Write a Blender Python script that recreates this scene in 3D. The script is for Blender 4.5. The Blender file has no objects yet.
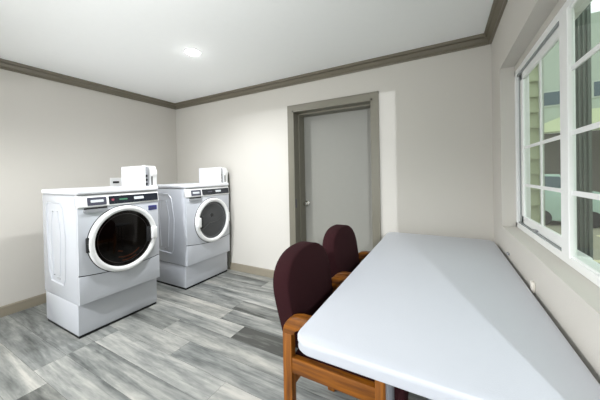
import bpy, bmesh, math, random
from mathutils import Vector, Matrix
PI = math.pi
SC = bpy.context.scene
COL = SC.collection

# ------------------------------------------------------------ camera
F, CX, CY = 265.19, 295.81, 177.24
YAW, PITCH, ROLL, CAM_Z = 28.9945, -0.4749, -1.10, 1.2897
cd = bpy.data.cameras.new('camera'); cam = bpy.data.objects.new('camera', cd); COL.objects.link(cam)
cd.sensor_fit = 'HORIZONTAL'; cd.sensor_width = 36; cd.lens = F / 600 * 36
cd.shift_x = (300 - CX) / 600; cd.shift_y = (CY - 200) / 600
cd.clip_start = 0.02; cd.clip_end = 200
a, t, k = math.radians(YAW), math.radians(PITCH), math.radians(ROLL)
R0 = Vector((math.cos(a), math.sin(a), 0)); F0 = Vector((-math.sin(a), math.cos(a), 0)); Z = Vector((0, 0, 1))
FW = F0 * math.cos(t) + Z * math.sin(t); UP = -F0 * math.sin(t) + Z * math.cos(t)
RT = R0 * math.cos(k) + UP * math.sin(k); UU = UP * math.cos(k) - R0 * math.sin(k)
cam.matrix_world = Matrix(((RT.x, UU.x, -FW.x, 0), (RT.y, UU.y, -FW.y, 0), (RT.z, UU.z, -FW.z, CAM_Z), (0, 0, 0, 1)))
SC.camera = cam

# ------------------------------------------------------------ world and large lights
W = bpy.data.worlds.new('world'); SC.world = W; W.use_nodes = True
bg = W.node_tree.nodes['Background']; bg.inputs[0].default_value = (0.80, 0.90, 0.86, 1); bg.inputs[1].default_value = 1.45

def lamp(name, kind, loc, power, color=(1, 1, 1), aim=None, **kw):
    d = bpy.data.lights.new(name, kind); d.energy = power; d.color = color
    o = bpy.data.objects.new(name, d); o.location = loc; COL.objects.link(o)
    rot = kw.pop('rot', None)
    if rot: o.rotation_euler = rot
    if aim: o.rotation_euler = (Vector(aim) - Vector(loc)).to_track_quat('-Z', 'Y').to_euler()
    for kk, v in kw.items(): setattr(d, kk, v)
    return o
# recessed can lights; the middle one is an added, unseen fill
lamp('can_or_fill_spot', 'SPOT', (-2.0, 1.695, 2.405), 120, (0.95, 0.98, 1.0), spot_size=math.radians(160), spot_blend=.9, shadow_soft_size=0.06)
lamp('can_or_fill_spot', 'SPOT', (-2.0, -1.4, 2.405), 350, (0.97, 0.985, 1.0), spot_size=math.radians(160), spot_blend=.3, shadow_soft_size=0.06)
lamp('can_or_fill_spot', 'SPOT', (1.46, -2.7, 2.38), 430, (0.90, 0.94, 1.0), aim=(-.1, 2.2, 1.0), spot_size=math.radians(56), spot_blend=1, shadow_soft_size=0.02)
# the glow of the bulging lens on the ceiling around it
lamp('lens_glow', 'POINT', (-2.0, 1.695, 2.385), 0.2, (0.95, 0.98, 1.0), shadow_soft_size=0.05)
# added unseen spot, aimed up to brighten the ceiling
lamp('ceiling_fill', 'SPOT', (-1.2, -.02, 1.25), 62, (0.97, 0.99, 1.0), aim=(-1.7, 1.1, 2.44), spot_size=math.radians(120), spot_blend=1, shadow_soft_size=0.1)
# added unseen fill: a point in the left rear, a panel behind the camera
lamp('left_fill', 'POINT', (-2.9, -.7, 2.2), 28, (0.97, 0.985, 1.0), shadow_soft_size=0.08)
lamp('rear_fill', 'AREA', (-1.6, -4.3, .9), 35, (0.94, 0.97, 1.0), rot=(math.radians(125), 0, 0), shape='RECTANGLE', size=3.2, size_y=1.0)
SC.view_settings.view_transform = 'Standard'; SC.view_settings.look = 'None'
SC.view_settings.exposure = 0.19; SC.view_settings.gamma = 1; SC.view_settings.use_curve_mapping = False

# ------------------------------------------------------------ materials
def lin(c): return tuple(((v / 255) / 12.92 if v / 255 <= .04045 else ((v / 255 + .055) / 1.055) ** 2.4) for v in c) + (1,)
def mat(name, rgb, rough=.5, metal=0, noise=0, nscale=20, bump=0, bscale=200, spec=.5, coat=0):
    m = bpy.data.materials.new(name); m.use_nodes = True
    nt = m.node_tree; N = nt.nodes; L = nt.links; b = N['Principled BSDF']
    b.inputs['Roughness'].default_value = rough; b.inputs['Metallic'].default_value = metal
    b.inputs['Specular IOR Level'].default_value = spec; b.inputs['Coat Weight'].default_value = coat
    c = lin(rgb); b.inputs['Base Color'].default_value = c
    tc = N.new('ShaderNodeTexCoord')
    nz = N.new('ShaderNodeTexNoise'); nz.inputs['Scale'].default_value = nscale; nz.inputs['Detail'].default_value = 4
    L.new(tc.outputs['Object'], nz.inputs['Vector'])
    mx = N.new('ShaderNodeMix'); mx.data_type = 'RGBA'
    mx.inputs[6].default_value = tuple(v * (1 - noise) for v in c[:3]) + (1,)
    mx.inputs[7].default_value = tuple(min(1, v * (1 + noise)) for v in c[:3]) + (1,)
    L.new(nz.outputs['Fac'], mx.inputs[0]); L.new(mx.outputs[2], b.inputs['Base Color'])
    if bump:
        n2 = N.new('ShaderNodeTexNoise'); n2.inputs['Scale'].default_value = bscale; n2.inputs['Detail'].default_value = 3
        L.new(tc.outputs['Object'], n2.inputs['Vector'])
        bp = N.new('ShaderNodeBump'); bp.inputs['Strength'].default_value = bump; bp.inputs['Distance'].default_value = .002
        L.new(n2.outputs['Fac'], bp.inputs['Height']); L.new(bp.outputs[0], b.inputs['Normal'])
    return m
def wood_mat(name, dark, light, axis=0, rough=.35):
    m = mat(name, light, rough); nt = m.node_tree; N = nt.nodes; L = nt.links; b = N['Principled BSDF']
    tc = N.new('ShaderNodeTexCoord'); mp = N.new('ShaderNodeMapping')
    s = [38, 38, 38]; s[axis] = 3; mp.inputs['Scale'].default_value = s
    nz = N.new('ShaderNodeTexNoise'); nz.inputs['Scale'].default_value = 1.3; nz.inputs['Detail'].default_value = 6
    L.new(tc.outputs['Object'], mp.inputs['Vector']); L.new(mp.outputs[0], nz.inputs['Vector'])
    cr = N.new('ShaderNodeValToRGB'); cr.color_ramp.elements[0].position = .3; cr.color_ramp.elements[1].position = .7
    cr.color_ramp.elements[0].color = lin(dark); cr.color_ramp.elements[1].color = lin(light)
    L.new(nz.outputs['Fac'], cr.inputs[0]); L.new(cr.outputs[0], b.inputs['Base Color'])
    return m
def glass_mat(name, tint=(.95, .97, .96), gloss=(1, 1, 1), rough=0.0, fmul=1.0):
    m = bpy.data.materials.new(name); m.use_nodes = True; nt = m.node_tree; N = nt.nodes; L = nt.links
    N.remove(N['Principled BSDF']); out = N['Material Output']
    tr = N.new('ShaderNodeBsdfTransparent'); tr.inputs[0].default_value = tint + (1,)
    gl = N.new('ShaderNodeBsdfGlossy'); gl.inputs['Roughness'].default_value = rough; gl.inputs[0].default_value = gloss + (1,)
    fr = N.new('ShaderNodeFresnel'); fr.inputs[0].default_value = 1.5
    mu = N.new('ShaderNodeMath'); mu.operation = 'MULTIPLY'; mu.inputs[1].default_value = fmul; mu.use_clamp = True
    geo = N.new('ShaderNodeNewGeometry'); inv = N.new('ShaderNodeMath'); inv.operation = 'SUBTRACT'; inv.inputs[0].default_value = 1.0
    L.new(geo.outputs['Backfacing'], inv.inputs[1]); m3 = N.new('ShaderNodeMath'); m3.operation = 'MULTIPLY'
    L.new(mu.outputs[0], m3.inputs[0]); L.new(inv.outputs[0], m3.inputs[1])
    mx = N.new('ShaderNodeMixShader'); L.new(fr.outputs[0], mu.inputs[0]); L.new(m3.outputs[0], mx.inputs[0])
    L.new(tr.outputs[0], mx.inputs[1]); L.new(gl.outputs[0], mx.inputs[2]); L.new(mx.outputs[0], out.inputs[0])
    return m
def emit_mat(name, rgb, s):
    m = bpy.data.materials.new(name); m.use_nodes = True; b = m.node_tree.nodes['Principled BSDF']
    b.inputs['Base Color'].default_value = (1, 1, 1, 1); b.inputs['Emission Color'].default_value = rgb + (1,); b.inputs['Emission Strength'].default_value = s
    return m
def floor_mat():
    m = mat('grey_vinyl_plank', (150, 150, 148), .42, spec=.45); nt = m.node_tree; N = nt.nodes; L = nt.links; b = N['Principled BSDF']
    at = N.new('ShaderNodeAttribute'); at.attribute_name = 'tone'   # r tone, g offset, b warmth
    sp = N.new('ShaderNodeSeparateColor'); L.new(at.outputs['Color'], sp.inputs[0])
    tc = N.new('ShaderNodeTexCoord'); cmb = N.new('ShaderNodeCombineXYZ')
    ml = N.new('ShaderNodeMath'); ml.operation = 'MULTIPLY'; ml.inputs[1].default_value = 37
    L.new(sp.outputs[1], ml.inputs[0]); L.new(ml.outputs[0], cmb.inputs[2]); L.new(ml.outputs[0], cmb.inputs[0])
    ad = N.new('ShaderNodeVectorMath'); L.new(tc.outputs['Object'], ad.inputs[0]); L.new(cmb.outputs[0], ad.inputs[1])
    def nz(sx, sy, det, sc=1):
        mp = N.new('ShaderNodeMapping'); mp.inputs['Scale'].default_value = (sx, sy, 1); L.new(ad.outputs[0], mp.inputs['Vector'])
        n = N.new('ShaderNodeTexNoise'); n.inputs['Scale'].default_value = sc; n.inputs['Detail'].default_value = det; n.inputs['Roughness'].default_value = .6
        n.inputs['Distortion'].default_value = .6
        L.new(mp.outputs[0], n.inputs['Vector']); return n.outputs['Fac']
    big = nz(1.0, 10, 5); fine = nz(5, 70, 5); knot = nz(7, 22, 3)
    def m2(op, x, y):
        n = N.new('ShaderNodeMath'); n.operation = op
        for i, v in enumerate((x, y)):
            if isinstance(v, (int, float)): n.inputs[i].default_value = v
            else: L.new(v, n.inputs[i])
        return n.outputs[0]
    s = m2('ADD', m2('MULTIPLY', m2('SUBTRACT', big, .5), 1.9), m2('MULTIPLY', m2('SUBTRACT', fine, .5), .55))
    s = m2('ADD', s, m2('MULTIPLY', m2('SUBTRACT', knot, .5), .5))
    s = m2('ADD', s, sp.outputs[0])
    cr = N.new('ShaderNodeValToRGB'); e = cr.color_ramp.elements
    e[0].position = 0.0; e[0].color = lin((70, 72, 71)); e[1].position = 1.0; e[1].color = lin((186, 184, 178))
    x = e.new(.35); x.color = lin((118, 121, 119)); x = e.new(.65); x.color = lin((152, 153, 149))
    L.new(s, cr.inputs[0])
    wm = N.new('ShaderNodeMix'); wm.data_type = 'RGBA'; wm.blend_type = 'MULTIPLY'
    wm.inputs[7].default_value = (.93, .90, .85, 1); L.new(sp.outputs[2], wm.inputs[0]); L.new(cr.outputs[0], wm.inputs[6])
    L.new(wm.outputs[2], b.inputs['Base Color'])
    bp = N.new('ShaderNodeBump'); bp.inputs['Strength'].default_value = .15; bp.inputs['Distance'].default_value = .001
    L.new(fine, bp.inputs['Height']); L.new(bp.outputs[0], b.inputs['Normal'])
    return m
M = dict(
    wall=mat('wall_paint', (208, 204, 197), .75, noise=.015, nscale=3, bump=.25, bscale=160, spec=.2),
    ceil=mat('ceiling_paint', (246, 247, 246), .9, noise=.01, bump=.2, bscale=120, spec=.1),
    trim=mat('taupe_trim', (118, 111, 96), .35, noise=.03),
    frame=mat('taupe_frame', (118, 114, 101), .4, noise=.03),
    door=mat('grey_door_paint', (142, 141, 134), .45, noise=.02),
    base=mat('taupe_baseboard', (142, 134, 118), .5, noise=.03),
    floor=floor_mat(),
    seam=mat('floor_seam', (70, 70, 70), .8),
    white=mat('white_enamel', (196, 199, 206), .22, noise=.008, spec=.5, coat=.3),
    whitetop=mat('white_lid', (240, 241, 246), .3, noise=.005),
    gap=mat('dark_gap', (28, 28, 30), .7),
    ring=mat('white_plastic', (240, 240, 240), .3),
    shade=mat('grey_plastic', (150, 152, 156), .4),
    silver=mat('silver_panel', (84, 84, 98), .35, metal=.3),
    black=mat('black_panel', (32, 36, 44), .25),
    label=mat('pale_print', (215, 220, 225), .5),
    green=mat('green_print', (70, 130, 100), .5),
    red=mat('red_print', (150, 60, 80), .5),
    blue=mat('blue_sticker', (58, 62, 120), .4),
    steel=mat('drum_steel', (150, 150, 152), .3, metal=.9),
    drumdark=mat('dark_drum', (36, 24, 20), .35, metal=.3),
    copper=mat('copper_reflection', (210, 120, 66), .45, metal=.3),
    washglass=glass_mat('dark_door_glass', (.22, .19, .18), fmul=.8),
    dryglass=glass_mat('grey_door_glass', (.5, .51, .52), fmul=.8),
    dryer_back=mat('dryer_back', (112, 114, 116), .35, metal=.2, noise=.1),
    cloth=mat('maroon_fabric', (48, 24, 27), .95, noise=.25, nscale=250, bump=.6, bscale=400, spec=.1),
    table=mat('white_table_plastic', (199, 202, 209), .42, noise=.012, nscale=6, bump=.25, bscale=260, spec=.4),
    tabledge=mat('table_underside', (205, 207, 212), .5),
    metal=mat('grey_steel_tube', (130, 132, 138), .35, metal=.5),
    chrome=mat('satin_nickel', (205, 203, 196), .22, metal=1),
    vinyl=mat('white_vinyl_frame', (246, 247, 246), .35),
    track=mat('grey_track', (150, 155, 155), .5),
    pane=glass_mat('window_glass', (.93, .96, .94), fmul=.7),
    putty=mat('white_putty', (238, 232, 222), .5),
    lens=emit_mat('lamp_lens', (1, .99, .97), 30),
    hose=mat('grey_hose_and_shade', (92, 92, 84), .6),
    siding=mat('pale_green_siding', (186, 192, 158), .7, noise=.05),
    extwhite=mat('exterior_white', (185, 190, 180), .7),
    extwall=mat('exterior_wall', (172, 180, 168), .8, noise=.05),
    extdark=mat('exterior_brown', (104, 98, 92), .7, noise=.08),
    extroof=mat('exterior_eave', (208, 212, 176), .7),
    extglass=mat('exterior_glass', (70, 88, 98), .1),
    post=mat('grey_post', (100, 108, 101), .6),
    asphalt=mat('asphalt', (148, 142, 124), .9, noise=.15, nscale=8),
    stripe=mat('parking_stripe', (214, 206, 170), .9),
    carpaint=mat('pale_green_car_paint', (168, 190, 180), .25, coat=.5),
    tyre=mat('tyre_rubber', (30, 30, 30), .8),
)
M['woodx'] = wood_mat('honey_oak_x', (80, 40, 4), (156, 92, 12), 0, .5)
M['woodz'] = wood_mat('honey_oak_z', (80, 40, 4), (156, 92, 12), 2, .5)

# ------------------------------------------------------------ mesh helpers
def finish(name, bm, material, parent=None, angle=35, loc=None):
    bmesh.ops.recalc_face_normals(bm, faces=bm.faces[:])
    me = bpy.data.meshes.new(name)
    for e in bm.edges:
        if len(e.link_faces) == 2:
            try: e.smooth = e.calc_face_angle() < math.radians(angle)
            except Exception: pass
    for f in bm.faces: f.smooth = True
    bm.to_mesh(me); bm.free()
    mats = material if isinstance(material, (list, tuple)) else [material]
    for mm in mats: me.materials.append(mm)
    o = bpy.data.objects.new(name, me); COL.objects.link(o)
    if parent: o.parent = parent
    if loc: o.location = loc
    return o
def add_box(bm, x0, x1, y0, y1, z0, z1, bev=0, seg=2, mi=0):
    b2 = bmesh.new(); bmesh.ops.create_cube(b2, size=1)
    for v in b2.verts: v.co = Vector(((x0 + x1) / 2 + v.co.x * (x1 - x0), (y0 + y1) / 2 + v.co.y * (y1 - y0), (z0 + z1) / 2 + v.co.z * (z1 - z0)))
    if bev: bmesh.ops.bevel(b2, geom=b2.edges[:], offset=bev, segments=seg, affect='EDGES', profile=.5)
    merge(bm, b2, mi)
def merge(bm, b2, mi=0):
    mp = {v: bm.verts.new(v.co) for v in b2.verts}
    for f in b2.faces:
        try: nf = bm.faces.new([mp[v] for v in f.verts]); nf.material_index = mi
        except ValueError: pass
    b2.free()
def box(name, dims, material, parent=None, bev=0, seg=2):
    bm = bmesh.new(); add_box(bm, *dims, bev=bev, seg=seg); return finish(name, bm, material, parent)
def add_prism(bm, pts, axis, a0, a1, bev=0, mi=0, seg=2):
    """pts: closed 2D outline in the plane normal to axis. axis x -> (y,z), y -> (x,z), z -> (x,y)"""
    b2 = bmesh.new()
    def P(p, w): return {'x': (w, p[0], p[1]), 'y': (p[0], w, p[1]), 'z': (p[0], p[1], w)}[axis]
    A = [b2.verts.new(P(p, a0)) for p in pts]; B = [b2.verts.new(P(p, a1)) for p in pts]
    n = len(pts); f0 = b2.faces.new(A); f1 = b2.faces.new(B[::-1])
    for i in range(n): b2.faces.new((A[i], B[i], B[(i + 1) % n], A[(i + 1) % n]))
    if bev:
        ed = list(set(list(f0.edges) + list(f1.edges)))
        bmesh.ops.bevel(b2, geom=ed, offset=bev, segments=seg, affect='EDGES', profile=.5)
    merge(bm, b2, mi)
def rrect(x0, x1, y0, y1, r, n=6):
    out = []
    for cx, cy, s in ((x1 - r, y1 - r, 0), (x0 + r, y1 - r, 90), (x0 + r, y0 + r, 180), (x1 - r, y0 + r, 270)):
        for i in range(n + 1):
            q = math.radians(s + 90 * i / n); out.append((cx + r * math.cos(q), cy + r * math.sin(q)))
    return out
def add_tube(bm, pts, r, n=10, closed=False, cap=True):
    pts = [Vector(p) for p in pts]; rings = []; prev = None
    for i, p in enumerate(pts):
        d = ((pts[(i + 1) % len(pts)] if (closed or i < len(pts) - 1) else p) - (pts[i - 1] if (closed or i > 0) else p)).normalized()
        ref = prev if prev is not None else (Vector((0, 0, 1)) if abs(d.z) < .9 else Vector((1, 0, 0)))
        u = (ref - d * ref.dot(d)).normalized(); w = d.cross(u); prev = u
        rr = r[i] if isinstance(r, (list, tuple)) else r
        rings.append([bm.verts.new(p + (u * math.cos(2 * PI * j / n) + w * math.sin(2 * PI * j / n)) * rr) for j in range(n)])
    m = len(rings)
    for i in range(m if closed else m - 1):
        A, B = rings[i], rings[(i + 1) % m]
        for j in range(n): bm.faces.new((A[j], A[(j + 1) % n], B[(j + 1) % n], B[j]))
    if cap and not closed: bm.faces.new(rings[0]); bm.faces.new(rings[-1][::-1])
def add_lathe(bm, prof, c, axis='x', n=48, closed=True, sy=1, sz=1):
    """prof: list of (radius, offset along axis); ring surface around c"""
    rings = []
    for (r, o) in prof:
        if r < 1e-5:
            p = {'x': (c[0] + o, c[1], c[2]), 'y': (c[0], c[1] + o, c[2]), 'z': (c[0], c[1], c[2] + o)}[axis]
            rings.append([bm.verts.new(p)]); continue
        ring = []
        for j in range(n):
            u, v = r * math.cos(2 * PI * j / n) * sy, r * math.sin(2 * PI * j / n) * sz
            p = {'x': (c[0] + o, c[1] + u, c[2] + v), 'y': (c[0] + u, c[1] + o, c[2] + v), 'z': (c[0] + u, c[1] + v, c[2] + o)}[axis]
            ring.append(bm.verts.new(p))
        rings.append(ring)
    seq = list(zip(rings, rings[1:])) + ([(rings[-1], rings[0])] if closed else [])
    for A, B in seq:
        if len(A) == 1 and len(B) == 1: continue
        for j in range(n):
            if len(A) == 1: bm.faces.new((A[0], B[(j + 1) % n], B[j]))
            elif len(B) == 1: bm.faces.new((A[j], A[(j + 1) % n], B[0]))
            else: bm.faces.new((A[j], A[(j + 1) % n], B[(j + 1) % n], B[j]))
def thing(name, label, cat, loc=(0, 0, 0), rotz=0, group=None):
    o = bpy.data.objects.new(name, None); COL.objects.link(o); o.location = loc; o.rotation_euler = (0, 0, rotz)
    o.empty_display_size = .1; o['label'] = label; o['category'] = cat
    if group: o['group'] = group
    return o
def tag(o, label, cat, group=None):
    o['label'] = label; o['category'] = cat
    if group: o['group'] = group
    return o
def struct(o): o['kind'] = 'structure'; return o

# ------------------------------------------------------------ room shell
XL, XR, D, H = -3.678, 0.371, 2.765, 2.44
RX, RY = 3.2, -4.6          # the rest of the space, behind the camera
CORN = 0.50                 # the window wall ends here and the space widens
T = .12
BT = .30     # thickness of the back wall
WY0, WY1, WZ0, WZ1 = 0.60, 2.403, 0.893, 2.028      # window opening

# floor planks
PW, PL = .178, 1.22
random.seed(11)
bm = bmesh.new(); tone_layer = bm.loops.layers.float_color.new('tone')
special = {(1.577, -1.50): (-.04, .3, 1.0), (1.577, -2.72): (.60, .8, .2), (1.399, -2.1): (.5, .15, .3), (1.399, -.88): (.42, .55, .2), (1.221, -1.75): (.46, .35, .0), (0.509, -3.43): (.62, .6, .3), (0.509, -2.21): (.25, .5, .8), (1.043, -1.207): (.68, .4, .2),
           (0.687, -2.435): (.58, .7, .1), (0.865, -2.435): (.50, .2, .1)}
y = 1.577 - PW * 35
rows = []
while y < D + BT:
    fix = [v for kk, v in special.items() if abs(kk[0] - y) < .01]
    keys = [kk for kk in special if abs(kk[0] - y) < .01]
    x = (keys[0][1] - PL * 8) if keys else (-3.9 - random.random() * PL)
    while x < (RX if y < CORN else XR):
        x1 = x + PL
        c = (random.choice((.30, .40, .44, .48, .54, .60)) + random.uniform(-.03, .03), random.random(), random.choice((0, .2, .5)))
        for kk in keys:
            if abs(kk[1] - x) < .02: c = special[kk]
        xa, xb = max(x, XL), min(x1, RX if y < CORN - .1 else XR + .05); ya, yb = max(y, RY), min(y + PW, D + BT)
        if xb - xa > .002 and yb - ya > .002:
            g = .0007
            f = bm.faces.new([bm.verts.new(p) for p in ((xa + g, ya + g, 0), (xb - g, ya + g, 0), (xb - g, yb - g, 0), (xa + g, yb - g, 0))])
            for lp in f.loops: lp[tone_layer] = (c[0], c[1], c[2], 1)
        x = x1
    y += PW
add_box(bm, XL, XR + .13, CORN, D + BT, -.08, -.001, mi=1); add_box(bm, XL, RX, RY, CORN, -.08, -.001, mi=1)
fl = struct(finish('floor', bm, [M['floor'], M['seam']]))

bm = bmesh.new(); add_box(bm, XL - T, RX + T, RY - T, CORN + T, H, H + .1); add_box(bm, XL - T, XR + .13, CORN + T, D + BT, H, H + .1)
struct(finish('ceiling', bm, M['ceil']))
struct(box('wall_left', (XL - T, XL, RY - T, D + T, -.08, H), M['wall']))
# back wall with the door opening
DX0, DX1, DZT = -1.565, -.615, 2.062
bm = bmesh.new()
add_box(bm, XL, DX0, D, D + BT, -.08, H); add_box(bm, DX1, XR + .14, D, D + BT, -.08, H); add_box(bm, DX0, DX1, D, D + BT, DZT, H)
struct(finish('wall_back', bm, M['wall']))
# window wall with its opening
WT = .13
bm = bmesh.new()
add_box(bm, XR, XR + WT, CORN, WY0, -.08, H); add_box(bm, XR, XR + WT, WY1, D, -.08, H)
add_box(bm, XR, XR + WT, WY0, WY1, -.08, WZ0); add_box(bm, XR, XR + WT, WY0, WY1, WZ1, H)
struct(finish('wall_right', bm, M['wall']))
struct(box('wall_side', (XR + WT, RX + T, CORN, CORN + T, -.08, H), M['wall']))
struct(box('wall_far_right', (RX, RX + T, RY, CORN, -.08, H), M['wall']))
bm = bmesh.new()
add_box(bm, XL, -3.3, RY - T, RY, -.08, H); add_box(bm, .1, RX, RY - T, RY, -.08, H)
add_box(bm, -3.3, .1, RY - T, RY, -.08, .5); add_box(bm, -3.3, .1, RY - T, RY, 2.35, H)
struct(finish('wall_rear', bm, M['wall']))
struct(box('trim_5', (XL, RX, .14, .30, 2.235, H), M['wall']))   # dropped header over the opening

# crown moulding, profile (offset from wall, drop from ceiling)
CRP = [(0, -.082), (.014, -.082), (.017, -.076), (.017, -.069), (.009, -.065), (.014, -.060), (.036, -.030), (.030, -.026), (.046, -.023), (.057, -.010), (.057, 0), (0, 0)]
def moulding(name, prof, a, b, inward, m, z0, ma=0, mb=0):
    """extrude prof from a to b (xy points) with mitres ma, mb"""
    bm = bmesh.new(); a = Vector(a); b = Vector(b); d = (b - a).normalized(); n = Vector(inward)
    A = [bm.verts.new((*(a + n * o + d * (o * ma)), z0 + z)) for o, z in prof]
    B = [bm.verts.new((*(b + n * o - d * (o * mb)), z0 + z)) for o, z in prof]
    k = len(prof)
    for i in range(k): bm.faces.new((A[i], A[(i + 1) % k], B[(i + 1) % k], B[i]))
    bm.faces.new(A); bm.faces.new(B[::-1])
    return struct(finish(name, bm, m, angle=20))
moulding('trim_1', CRP, (XL, .30), (XL, D), (1, 0), M['trim'], H, 0, 1)
moulding('trim_2', CRP, (XL, D), (XR, D), (0, -1), M['trim'], H, 1, 1)
moulding('trim_3', CRP, (XR, D), (XR, CORN), (-1, 0), M['trim'], H, 1, 0)
BBP = [(0, 0), (.014, 0), (.014, .045), (.012, .055), (.012, .085), (.006, .098), (0, .098)]
moulding('baseboard_left', BBP, (XL, RY), (XL, D), (1, 0), M['base'], 0, 0, 1)
moulding('baseboard_back', BBP, (XL, D), (-1.625, D), (0, -1), M['base'], 0, 1, 0)
moulding('baseboard_rear', BBP, (-.555, D), (XR, D), (0, -1), M['base'], 0, 0, 1)
moulding('baseboard_right', BBP, (XR, D), (XR, CORN), (-1, 0), M['base'], 0, 1, 0)

# ------------------------------------------------------------ door (grey slab in a deep taupe frame)
d1 = bpy.data.objects.new('door_1', None); COL.objects.link(d1); d1.location = (-1.09, D, 0); struct(d1)
def dl(x): return x + 1.09
bm = bmesh.new()      # casing faces + jambs; local y 0 = wall face
FO0, FO1, FT = dl(-1.622), dl(-.556), 2.118
J0, J1 = dl(-1.562), dl(-.617)
DY = .235
for (u0, u1) in ((FO0, J0), (J1, FO1)): add_box(bm, u0, u1, -.018, .0, 0, 2.055)
add_box(bm, FO0, FO1, -.018, .0, 2.055, FT)
add_box(bm, J0 - .002, J0 + .02, -.016, DY + .06, 0, 2.056); add_box(bm, J1 - .02, J1 + .002, -.016, DY + .06, 0, 2.056)
add_box(bm, J0, J1, -.016, DY + .06, 2.036, 2.058)
# door stops
add_box(bm, J0 + .018, J0 + .034, .10, DY, 0, 2.04); add_box(bm, J1 - .034, J1 - .018, .10, DY, 0, 2.04); add_box(bm, J0 + .02, J1 - .02, .10, DY, 2.018, 2.04)
finish('door_frame', bm, M['frame'], d1)
box('door_slab', (J0 + .022, J1 - .022, DY, DY + .045, .008, 2.034), M['door'], d1, bev=.002, seg=1)
bm = bmesh.new(); add_box(bm, J0 - .001, J0 + .0225, .0, .026, .90, 1.0); finish('strike_plate', bm, M['silver'], d1)
kb = thing('tmp', '', '')
bpy.data.objects.remove(kb)
bm = bmesh.new(); kx = J0 + .060
add_lathe(bm, [(0, 0), (.031, 0), (.031, -.006), (.026, -.010), (.012, -.012), (.011, -.034), (.020, -.040), (.027, -.050), (.027, -.060), (.020, -.068), (0, -.070)], (kx, DY, .928), 'y', 28, closed=False)
finish('door_handle', bm, M['chrome'], d1)
for hz in (.25, 1.05, 1.82):
    bm = bmesh.new(); add_tube(bm, [(J1 - .024, DY - .004, hz), (J1 - .024, DY - .004, hz + .1)], .007, 10); finish('hinge', bm, M['frame'], d1)

# ------------------------------------------------------------ window (white vinyl horizontal slider)
w1 = bpy.data.objects.new('window_1', None); COL.objects.link(w1); w1.location = (XR, 1.54, WZ0); struct(w1)
def wbox(bm, x0, x1, y0, y1, z0, z1, bev=.003): add_box(bm, x0 - XR, x1 - XR, y0 - 1.54, y1 - 1.54, z0 - WZ0, z1 - WZ0, bev=bev, seg=1)
WX = .452
bm = bmesh.new(); FA, FB = WZ0, WZ1; zt = 1.985
wbox(bm, WX, WX + .07, WY1 - .035, WY1, FA, zt); wbox(bm, WX, WX + .07, WY0, WY0 + .035, FA, zt)
wbox(bm, WX, WX + .07, WY0, WY1, FA, FA + .036); wbox(bm, WX, WX + .07, WY0, WY1, zt - .036, zt)
wbox(bm, WX + .03, WX + .07, WY1 - .05, WY1 - .03, FA, zt); wbox(bm, WX + .012, WX + .07, WY0 + .9, WY1, FA + .03, FA + .042)
finish('window_frame', bm, M['vinyl'], w1)
bm = bmesh.new(); wbox(bm, WX + .004, WX + .011, 1.6, WY1 - .05, FA + .036, FA + .046, 0); wbox(bm, WX + .004, WX + .011, 1.6, WY1 - .05, zt - .05, zt - .036, 0)
wbox(bm, WX + .016, WX + .022, WY1 - .075, WY1 - .03, FA + .04, zt - .04, 0)
finish('window_track', bm, M['track'], w1)
# plaster filler above frame (drywall return)
# sliding sash, far half
SX = WX + .012
ya, yb = 1.52, WY1 - .10
bm = bmesh.new()
wbox(bm, SX, SX + .018, yb - .045, yb, FA + .045, zt - .05); wbox(bm, WX - .002, WX + .02, 1.49, 1.575, FA + .03, zt - .034); wbox(bm, WX, SX + .018, 1.515, 1.575, FA + .03, zt - .034)
wbox(bm, SX, SX + .018, ya, yb, FA + .045, FA + .095); wbox(bm, SX, SX + .018, ya, yb, zt - .095, zt - .05)
sash = finish('window_sash', bm, M['vinyl'], w1)
bm = bmesh.new()
for zz in (1.195, 1.44): wbox(bm, SX + .006, SX + .012, 1.57, yb - .04, zz - .009, zz + .009, 0)
wbox(bm, SX + .0055, SX + .0125, 1.905, 1.925, FA + .09, zt - .09, 0)
finish('muntin', bm, M['vinyl'], w1)
bm = bmesh.new(); wbox(bm, SX + .007, SX + .011, 1.57, yb - .04, FA + .09, zt - .09, 0); finish('window_pane', bm, M['pane'], w1)
bm = bmesh.new(); wbox(bm, SX - .012, SX + .002, 1.95, 2.0, FA + .05, FA + .058, 0); finish('latch', bm, M['shade'], w1)
# fixed pane, near half
bm = bmesh.new()
wbox(bm, WX + .006, WX + .03, WY0 + .03, 1.50, FA + .034, FA + .044); wbox(bm, WX + .006, WX + .03, WY0 + .03, 1.50, zt - .044, zt - .034)
for zz in (1.195, 1.44, 1.70): wbox(bm, WX + .009, WX + .015, WY0 + .03, 1.495, zz - .010, zz + .010, 0)
wbox(bm, WX + .0085, WX + .0155, 1.03, 1.05, FA + .04, zt - .04, 0)
finish('muntin', bm, M['vinyl'], w1)
bm = bmesh.new(); wbox(bm, WX + .010, WX + .014, WY0 + .03, 1.495, FA + .04, zt - .04, 0); finish('window_pane', bm, M['pane'], w1)
bm = bmesh.new(); wbox(bm, WX, WX + .07, WY0, WY1, zt, WZ1, 0); finish('head_filler', bm, M['wall'], w1)

# ------------------------------------------------------------ outside
struct(box('ground', (XR + WT, 30, -10, 40, -.45, -.25), M['asphalt']))
bm = bmesh.new()      # lap siding on the wing that juts out beyond the window
zz = -.25
while zz < 3.0:
    add_prism(bm, [(3.40, zz), (3.365, zz), (3.365, zz + .012), (3.392, zz + .15), (3.40, zz + .15)], 'x', .511, .815); zz += .15
add_box(bm, .511, .815, 3.40, 3.9, -.25, 3.0)
struct(finish('wall_exterior', bm, M['siding'], angle=10))
tr = box('trim_6', (.815, .85, 3.36, 3.9, -.25, 3.0), M['extwhite']); struct(tr)
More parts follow.
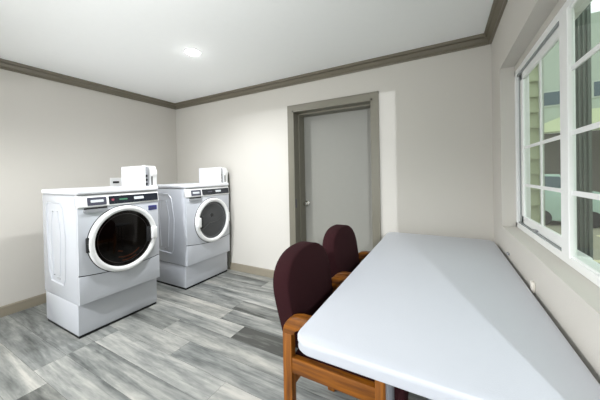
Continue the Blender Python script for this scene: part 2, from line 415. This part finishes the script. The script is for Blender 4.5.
# fluted porch post
bm = bmesh.new(); px0, px1, py = .93, 1.045, 3.0
add_box(bm, px0, px1, py, py + .12, -.25, 3.0)
for i in range(4): add_box(bm, px0 + .008 + i * .027, px0 + .022 + i * .027, py - .012, py, -.25, 3.0, bev=.003, seg=1)
tag(finish('porch_post', bm, M['post']), 'grey fluted porch post standing outside the right window pane', 'post')
# building across the lot
bl = thing('neighboring_building', 'pale building with a dark carport seen through the window', 'building', (4.6, 12, -.25))
bm = bmesh.new(); add_box(bm, -3.6, 9, 0, .3, 2.85, 6.5); finish('wall', bm, M['extwall'], bl)
bm = bmesh.new(); add_box(bm, -3.6, 9, 1.2, 1.5, 0, 2.9); finish('carport_wall', bm, M['extdark'], bl)
bm = bmesh.new(); add_prism(bm, [(-1.95, 2.78), (-1.95, 2.95), (-.9, 3.4), (9, 3.4), (9, 2.78)], 'y', -.5, 0); finish('fascia', bm, M['extroof'], bl)
for (u0, u1, z0, z1) in ((-1.65, -1.05, 3.72, 4.15), (-.38, .3, 3.85, 4.3)):
    f = box('window', (u0 - .05, u1 + .05, -.04, 0, z0 - .05, z1 + .05), M['extwhite'], bl); box('glass', (u0, u1, -.06, -.03, z0, z1), M['extglass'], f)
for u in (-1.9, .0, 2.5): box('column', (u, u + .12, .2, .32, 0, 2.8), M['extwhite'], bl)
for i in range(2):
    s = box('parking_stripe', (1.6 + i * 1.5, 7.5, 6.2 + i * 2.4, 6.36 + i * 2.4, -.25, -.244), M['stripe'])
    tag(s, ['pale parking stripe painted on the ground outside, nearest the window', 'pale parking stripe on the ground outside, the one closer to the parked car'][i], 'parking stripe', 'parking stripes')
# parked car
car = thing('car', 'pale green parked car seen through the sliding sash', 'car', (2.85, 9.8, -.25))
bm = bmesh.new(); add_prism(bm, [(-.8, .14), (.9, .12), (.95, .7), (.7, .95), (.25, 1.02), (-.05, 1.42), (-.6, 1.45), (-.8, 1.0)], 'y', 0, 1.6, bev=.05); finish('body', bm, M['carpaint'], car)
bm = bmesh.new(); add_prism(bm, [(-.62, 1.05), (.18, 1.05), (-.08, 1.36), (-.58, 1.38)], 'y', -.012, .02); finish('side_window', bm, M['extglass'], car)
for u in (-.45, .55):
    bm = bmesh.new(); add_lathe(bm, [(0, 0), (.22, 0), (.22, .2), (0, .2)], (u, -.01, .22), 'y', 24, closed=False); finish('wheel', bm, M['tyre'], car)

# ------------------------------------------------------------ ceiling light
for i, (lx, ly) in enumerate(((-2.0, 1.695), (1.46, -2.7), (-2.0, -1.4))):
    cl = thing('ceiling_light', ['round recessed ceiling light, lit, above the washers', 'round recessed ceiling light behind the corner of the window wall', 'added round ceiling light behind the header, unseen fill fixture'][i], 'ceiling light', (lx, ly, H), group='recessed ceiling lights')  # the last fixture is added to go with the fill spot
    bm = bmesh.new(); add_lathe(bm, [(.062, -.001), (.064, -.004), (.078, -.004), (.082, 0), (.062, 0)], (0, 0, 0), 'z', 40, closed=True); finish('trim_ring', bm, M['ring'], cl)
    bm = bmesh.new(); add_lathe(bm, [(0, -.020), (.025, -.019), (.045, -.015), (.058, -.008), (.062, 0), (0, 0)], (0, 0, 0), 'z', 40, closed=False); finish('lens', bm, M['lens'], cl)

# ------------------------------------------------------------ laundry machines (local: front faces +X at x=0, width along Y 0..W)
WID, DEP = .682, .672
PED, TOPZ = .278, 1.165
def machine(name, label, cat, loc, kind):
    t = thing(name, label, cat, loc)
    wash = kind == 'washer'
    # pedestal
    bm = bmesh.new(); add_box(bm, -DEP + .01, -.045, 0.006, WID - .006, .022, PED - .006, bev=.006); finish('pedestal', bm, M['white'], t)
    bm = bmesh.new(); add_box(bm, -DEP + .02, -.052, .012, WID - .012, 0, .03); add_box(bm, -DEP + .02, -.055, .015, WID - .015, PED - .02, PED + .01); finish('base_gap', bm, M['gap'], t)
    # body: side shell with embossed panel
    bm = bmesh.new(); add_box(bm, -DEP, -.02, 0, WID, PED, TOPZ - .012, bev=.008)
    finish('cabinet', bm, M['white'], t)
    for s, yy in ((-1, 0), (1, WID)):
        bm = bmesh.new()
        add_tube(bm, [(-.55, yy, TOPZ - .075), (-.31, yy, TOPZ - .075), (-.26, yy, TOPZ - .12), (-.215, yy, .80), (-.235, yy, .45), (-.265, yy, .395), (-.50, yy, .405), (-.545, yy, .5), (-.57, yy, .8), (-.575, yy, TOPZ - .12)], .007, 6, closed=True)
        add_tube(bm, [(-.46, yy, TOPZ - .15), (-.35, yy, TOPZ - .15), (-.305, yy, .82), (-.33, yy, .47), (-.46, yy, .46), (-.49, yy, .8)], .005, 6, closed=True)
        finish('side_emboss', bm, M['white'], t)
        bm = bmesh.new(); add_box(bm, -.54, -.40, min(yy, yy + s * .0025), max(yy, yy + s * .0025), TOPZ - .072, TOPZ - .064)
        finish('side_slot', bm, M['shade'], t)
        bm = bmesh.new(); add_box(bm, -.40, -.335, min(yy, yy + s * .0025), max(yy, yy + s * .0025), .435, .447); finish('side_plate', bm, M['shade'], t)
    # seam strip then front panel: lower skirt and upper front
    y0, y1 = .0, WID
    n = 14
    arc = lambda u: .515 - .030 * math.sin(PI * u)       # seam between the skirt and the door panel
    pts = [(y0, PED + .004), (y1, PED + .004)] + [(y1 + (y0 - y1) * i / n, arc(1 - i / n) - .006) for i in range(n + 1)]
    bm = bmesh.new(); add_prism(bm, pts, 'x', -.03, .0, bev=.005); finish('front_skirt', bm, M['white'], t)
    pts = [(y0, arc(0) + .002)] + [(y0 + (y1 - y0) * i / n, arc(i / n) + .002) for i in range(1, n + 1)] + [(y1, 1.056), (y0, 1.056)]
    bm = bmesh.new(); add_prism(bm, pts, 'x', -.03, .0, bev=.005); finish('front_panel', bm, M['white'], t)
    bm = bmesh.new(); add_box(bm, -.034, -.008, .004, WID - .004, PED + .01, 1.05); finish('panel_gap', bm, M['gap'], t)
    # console
    bm = bmesh.new(); add_prism(bm, [(-.04, 1.054), (.004, 1.056), (.010, 1.066), (-.002, 1.135), (-.012, 1.155), (-.04, 1.158)], 'y', 0, WID, bev=.004); con = finish('control_panel', bm, M['ring'], t)
    def slab(nm, u0, u1, z0, z1, m, off=.006, par=con, th=.012):
        # sits on the raked console face
        xf = lambda z: .010 - .012 * (z - 1.06) / .075
        bm = bmesh.new(); add_prism(bm, rrect(u0, u1, z0, z1, min(.006, (z1 - z0) / 2.2)), 'x', -th, off - .004, bev=.001, seg=1)
        for v in bm.verts: v.co.x += xf(v.co.z)
        return finish(nm, bm, m, par)
    slab('detergent_label', .066, .208, 1.070, 1.136, M['silver']); slab('label_print', .090, .185, 1.094, 1.116, M['label'], .008)
    slab('display_panel', .226, WID - .008, 1.068, 1.138, M['black'])
    slab('display_print', .44, .53, 1.094, 1.118, M['label'], .008); slab('status_print', .31, .38, 1.098, 1.110, M['green'] if wash else M['silver'], .008)
    if wash: slab('start_button', .248, .268, 1.096, 1.114, M['red'], .009)
    # recessed grip under the label
    bm = bmesh.new(); add_prism(bm, rrect(.040, .218, 1.016, 1.040, .008), 'x', -.01, .014, bev=.003, seg=1); finish('drawer_grip', bm, M['shade'], t)
    bm = bmesh.new(); add_box(bm, -.01, .004, .045, .212, 1.038, 1.057); finish('drawer_gap', bm, M['gap'], t)
    # top
    bm = bmesh.new(); add_box(bm, -DEP - .01, .004, -.004, WID + .004, TOPZ, TOPZ + .04, bev=.012, seg=3); finish('lid', bm, M['whitetop'], t)
    bm = bmesh.new(); add_box(bm, -DEP + .01, -.012, .004, WID - .004, TOPZ - .012, TOPZ + .005); finish('lid_gap', bm, M['shade'], t)
    # door
    dc = (0, .352 if wash else .384, .752); R = .292 if wash else .272
    gr = .246 if wash else .226
    bm = bmesh.new(); add_lathe(bm, [(R + .006, -.004), (R + .006, .003), (R - .02, .003), (R - .02, -.004)], dc, 'x', 64); finish('door_gasket', bm, M['gap'], t)
    bm = bmesh.new(); add_lathe(bm, [(R, .002), (R, .018), (R - .006, .030), (R - .018, .036), (gr + .014, .034), (gr + .003, .026), (gr, .010), (gr, .0)], dc, 'x', 72); dr = finish('door', bm, M['ring'], t)
    bm = bmesh.new(); add_lathe(bm, [(gr + .002, .014), (gr * .8, .018), (gr * .4, .023), (0, .025)], dc, 'x', 64, closed=False); finish('door_glass', bm, M['washglass'] if wash else M['dryglass'], dr)
    # drum behind the glass
    bm = bmesh.new(); add_lathe(bm, [(gr + .001, .003), (gr, .001)], dc, 'x', 64, closed=False)
    if wash:
        add_lathe(bm, [(gr + .002, .008), (gr - .03, -.001), (gr - .035, .0015), (0, .0015)], dc, 'x', 64, closed=False)
        finish('drum', bm, M['drumdark'], dr)
        for (sa, sb, rr_) in ((250, 320, .17), (262, 300, .20), (240, 262, .12)):  # copper arcs draw the reflection low in the door glass
            bm = bmesh.new()
            P_ = [(.005, dc[1] + rr_ * math.cos(math.radians(q)), dc[2] + rr_ * math.sin(math.radians(q))) for q in range(sa, sb, 6)]
            add_tube(bm, P_, .006, 6); finish('paddle_or_reflection', bm, M['copper'], dr)
    else:
        add_lathe(bm, [(gr + .002, .008), (gr - .02, -.001), (gr - .025, .0015), (0, .0015)], dc, 'x', 64, closed=False)
        finish('drum', bm, M['dryer_back'], dr)
        bm = bmesh.new(); add_lathe(bm, [(0, .010), (.02, .009), (.022, .002)], (0, dc[1] - .01, dc[2] + .06), 'x', 20, closed=False); finish('drum_hub', bm, M['gap'], dr)
        bm = bmesh.new(); add_tube(bm, [(.006, dc[1] - .17, dc[2] - .10), (.008, dc[1] - .05, dc[2] - .03), (.008, dc[1] + .08, dc[2] - .02), (.006, dc[1] + .19, dc[2] + .03)], .006, 6); finish('paddle_or_reflection', bm, M['steel'], dr)
    # handle and hinge
    sgn = 1 if wash else -1
    hy = dc[1] + sgn * (R - .035)
    bm = bmesh.new(); add_box(bm, .012, .05, hy - .028, hy + .028, dc[2] - .058, dc[2] + .058, bev=.012, seg=3); finish('door_handle', bm, M['ring'], dr)
    bm = bmesh.new(); add_box(bm, .014, .030, hy - sgn * .048 - .020, hy - sgn * .048 + .020, dc[2] - .075, dc[2] + .065, bev=.006); finish('handle_recess', bm, M['gap'], dr)
    bm = bmesh.new(); add_box(bm, .0, .022, dc[1] - sgn * R - .012, dc[1] - sgn * R + .012, dc[2] - .06, dc[2] + .06, bev=.005)
    finish('door_hinge', bm, M['gap'] if wash else M['ring'], dr)
    if wash:
        bm = bmesh.new(); add_box(bm, -.01, .003, WID - .105, WID - .018, .972, 1.018, bev=.002, seg=1); stk = finish('sticker', bm, M['blue'], t)
        bm = bmesh.new(); add_box(bm, .0, .0035, WID - .095, WID - .035, .985, .996); finish('sticker_print', bm, M['silver'], stk)
    # coin box on the lid
    cb0, cb1 = WID - .122, WID - .004
    zt = TOPZ + .04
    bm = bmesh.new(); add_box(bm, -.43, -.05, cb0, cb1, zt, zt + .205, bev=.005); cb = finish('coin_box', bm, M['whitetop'], t)
    bm = bmesh.new(); add_prism(bm, [(-.055, zt), (-.012, zt), (-.012, zt + .10), (-.002, zt + .115), (-.002, zt + .15), (-.03, zt + .20), (-.055, zt + .205)], 'y', cb0 + .055, cb1, bev=.003); finish('coin_face', bm, M['ring'], cb)
    bm = bmesh.new(); add_prism(bm, [(-.055, zt), (-.014, zt), (-.014, zt + .21), (-.055, zt + .21)], 'y', cb0, cb0 + .006); finish('coin_guard', bm, M['ring'], cb)
    bm = bmesh.new(); add_box(bm, -.052, -.046, cb0 + .006, cb0 + .055, zt + .002, zt + .195); finish('coin_recess', bm, M['shade'], cb)
    for q in range(3):
        bm = bmesh.new(); add_lathe(bm, [(0, .012), (.011, .010), (.013, 0)], (-.046, cb0 + .030, zt + .025 + q * .04), 'x', 16, closed=False); finish('coin_lock', bm, M['gap'], cb)
    bm = bmesh.new(); add_box(bm, -.014, -.010, cb0 + .062, cb0 + .075, zt + .012, zt + .10); finish('coin_slot', bm, M['gap'], cb)
    return t
machine('washing_machine', 'white front-load washer with dark glass door and blue sticker, nearest the camera', 'washing machine', (-2.53, .992, 0), 'washer')
machine('tumble_dryer', 'white front-load dryer with grey glass door in the room corner', 'dryer', (-2.53, 2.008, 0), 'dryer')

# supply box on the wall behind the washer
ob = thing('outlet_box', 'small white supply box on the left wall behind the washer', 'outlet box', (XL, 1.86, 1.18))
bm = bmesh.new(); add_box(bm, 0, .012, -.07, .07, 0, .12, bev=.003, seg=1); finish('face_plate', bm, M['ring'], ob)
bm = bmesh.new(); add_box(bm, .010, .02, -.04, .03, .05, .075, bev=.002, seg=1); finish('slot', bm, M['gap'], ob)
# hose doubling as the dark shade in the gap between dryer and back wall
bm = bmesh.new()
pts = [(-2.60, 2.716, 1.35), (-2.59, 2.724, 1.352), (-2.58, 2.730, 1.32), (-2.575, 2.732, 1.1), (-2.58, 2.732, .8), (-2.575, 2.732, .5), (-2.58, 2.732, .2), (-2.60, 2.73, .022)]
add_tube(bm, pts, .017, 10); tag(finish('hose_and_gap_shade', bm, M['hose']), 'dark grey hose that also draws the shade between the dryer and the back wall', 'hose')

# ------------------------------------------------------------ folding table
TX0, TX1, TY0, TY1, TZ = -.455, .3468, .766, 2.607, .74
tb = thing('folding_table', 'long white plastic folding table standing under the window', 'table', ((TX0 + TX1) / 2, (TY0 + TY1) / 2, 0))
cx, cy = (TX0 + TX1) / 2, (TY0 + TY1) / 2
hx, hy = (TX1 - TX0) / 2, (TY1 - TY0) / 2
bm = bmesh.new()
def ring_(ins, z): return [bm.verts.new((x, y_, z)) for x, y_ in rrect(-hx + ins, hx - ins, -hy + ins, hy - ins, .062, 10)]
lv = [(.03, TZ - .045), (.004, TZ - .045), (.001, TZ - .040), (.003, TZ - .024), (.0, TZ - .018), (.0, TZ - .006), (.002, TZ - .002), (.006, TZ)]
rs = [ring_(*q) for q in lv]
for A, B in zip(rs, rs[1:]):
    for i in range(len(A)): bm.faces.new((A[i], A[(i + 1) % len(A)], B[(i + 1) % len(A)], B[i]))
bm.faces.new(rs[-1]); bm.faces.new(rs[0][::-1])
finish('tabletop', bm, M['table'], tb, angle=50)
for s in (-1, 1):
    bm = bmesh.new(); add_box(bm, s * (hx - .05) - .012, s * (hx - .05) + .012, -hy + .12, hy - .12, TZ - .065, TZ - .044); finish('side_rail', bm, M['metal'], tb)
for s in (-1, 1):
    yy = s * (hy - .173)
    lg = []
    for q in (-1, 1):
        bm = bmesh.new(); add_tube(bm, [(q * .1135, yy, TZ - .05), (q * .1135, yy, .30), (q * .24, yy, .02)], .0145, 12)
        l_ = finish('leg', bm, M['metal'], tb)
        bm = bmesh.new(); add_tube(bm, [(q * .236, yy, .03), (q * .24, yy, 0)], .018, 12); finish('foot_cap', bm, M['gap'], l_)
    bm = bmesh.new(); add_tube(bm, [(-.1135, yy, .32), (.1135, yy, .32)], .011, 10); finish('cross_bar', bm, M['metal'], tb)
    bm = bmesh.new(); add_tube(bm, [(0, yy, .32), (0, yy - s * .35, TZ - .055)], .009, 10); finish('brace', bm, M['metal'], tb)

# small white putty smear drawn as a lump, and a hook, on the window wall
tag(box('wall_lump', (XR - .012, XR, 1.612, 1.65, .715, .765), M['putty'], bev=.004), 'small white bumper on the window wall halfway along the table', 'lump')
tag(box('wall_hook', (XR - .01, XR, 2.16, 2.20, .742, .757), M['shade'], bev=.003), 'small grey hook on the window wall near the table far end', 'hook')

# ------------------------------------------------------------ armchairs (local: facing +X, width along Y)
CW = .53
def armchair(label, loc, rz):
    t = thing('armchair', label, 'chair', loc, rz, 'armchairs tucked under the table')
    th = .040
    X0, X1, ZA = -.028, .405, .690
    for q, y0 in ((0, 0), (1, CW - th)):
        yA, yB = y0, y0 + th
        R, r = .085, .035
        # armrest with both bends
        o = []
        def arc(cx, cz, rad, a0, a1, n=8): return [(cx + rad * math.cos(math.radians(a0 + (a1 - a0) * i / n)), cz + rad * math.sin(math.radians(a0 + (a1 - a0) * i / n))) for i in range(n + 1)]
        out = arc(X0 + R, ZA - R, R, 180, 90) + arc(X1 - R, ZA - R, R, 90, 0)
        inn = arc(X1 - R, ZA - R, r, 0, 90) + arc(X0 + R, ZA - R, r, 90, 180)
        inn = [(min(max(x, X0 + .044), X1 - .042), z) for x, z in inn]
        bm = bmesh.new(); add_prism(bm, out + inn, 'y', yA, yB, bev=.006); finish('armrest', bm, M['woodx'], t)
        bm = bmesh.new(); add_box(bm, X0, X0 + .044, yA, yB, 0, ZA - R + .003, bev=.005); finish('leg', bm, M['woodz'], t)
        bm = bmesh.new(); add_box(bm, X1 - .040, X1, yA, yB, 0, ZA - R + .003, bev=.005); finish('leg', bm, M['woodz'], t)
        bm = bmesh.new(); add_box(bm, X0 + .038, X1 - .035, yA + .004, yB - .004, 0.440, .506, bev=.004); finish('side_rail', bm, M['woodx'], t)
    for xx in (X0 + .012, X1 - .034):
        bm = bmesh.new(); add_box(bm, xx, xx + .024, th - .004, CW - th + .004, .36, .42, bev=.004); finish('stretcher', bm, M['woodz'], t)
    # seat cushion
    bm = bmesh.new(); add_box(bm, X0 + .02, X1 + .06, th + .006, CW - th - .006, .40, .50, bev=.03, seg=4); finish('seat', bm, M['cloth'], t)
    # back cushion: rounded top, tapering to the bottom, padded
    c = CW / 2; zb, zm, zt = .50, .755, .922; hw, hb = .243, .205
    outl = []
    n = 20
    for i in range(n + 1):
        q = PI * i / n; e = .86
        outl.append((c + hw * math.copysign(abs(math.cos(q)) ** e, math.cos(q)), zm + (zt - zm) * abs(math.sin(q)) ** e))
    for i in range(1, 6): u = i / 6; outl.append((c - hw + (hw - hb) * u ** 1.4, zm + (zb - zm) * u))
    outl.append((c - hb + .02, zb)); outl.append((c + hb - .02, zb))
    for i in range(5, 0, -1): u = i / 6; outl.append((c + hw - (hw - hb) * u ** 1.4, zm + (zb - zm) * u))
    bm = bmesh.new(); rings = []
    TH = .085
    prof = [(.010, 0), (.003, .003), (.0, .009), (0, .040), (0, .076), (.003, .082), (.010, TH)]
    cz = (zb + zt) / 2 - .02
    for ins, dx in prof:
        ring = []
        for (yy, zz) in outl:
            dy, dz = yy - c, zz - cz; L_ = math.hypot(dy, dz); f = (L_ - ins) / L_
            ring.append(bm.verts.new((dx, c + dy * f, cz + dz * f)))
        rings.append(ring)
    m_ = len(outl)
    for A, B in zip(rings, rings[1:]):
        for i in range(m_): bm.faces.new((A[i], A[(i + 1) % m_], B[(i + 1) % m_], B[i]))
    # domed faces
    for ring, sg in ((rings[0], -1), (rings[-1], 1)):
        prev = ring; base = ring[0].co.x
        for f_, dd in ((.82, .006), (.5, .011)):
            nr = [bm.verts.new((base + sg * dd, c + (v.co.y - c) * f_, cz + (v.co.z - cz) * f_)) for v in ring]
            for i in range(m_): bm.faces.new((prev[i], prev[(i + 1) % m_], nr[(i + 1) % m_], nr[i]))
            prev = nr
        bm.faces.new(prev)
    for v in bm.verts: v.co.x += X0 - TH + .058 - (v.co.z - .55) * .16
    finish('backrest', bm, M['cloth'], t, angle=60)
    return t
armchair('maroon armchair with wooden arms at the near end of the table', (-.592, .970, 0), 0)
armchair('maroon armchair with wooden arms behind the nearer one, closer to the door', (-.588, 1.528, 0), 0)
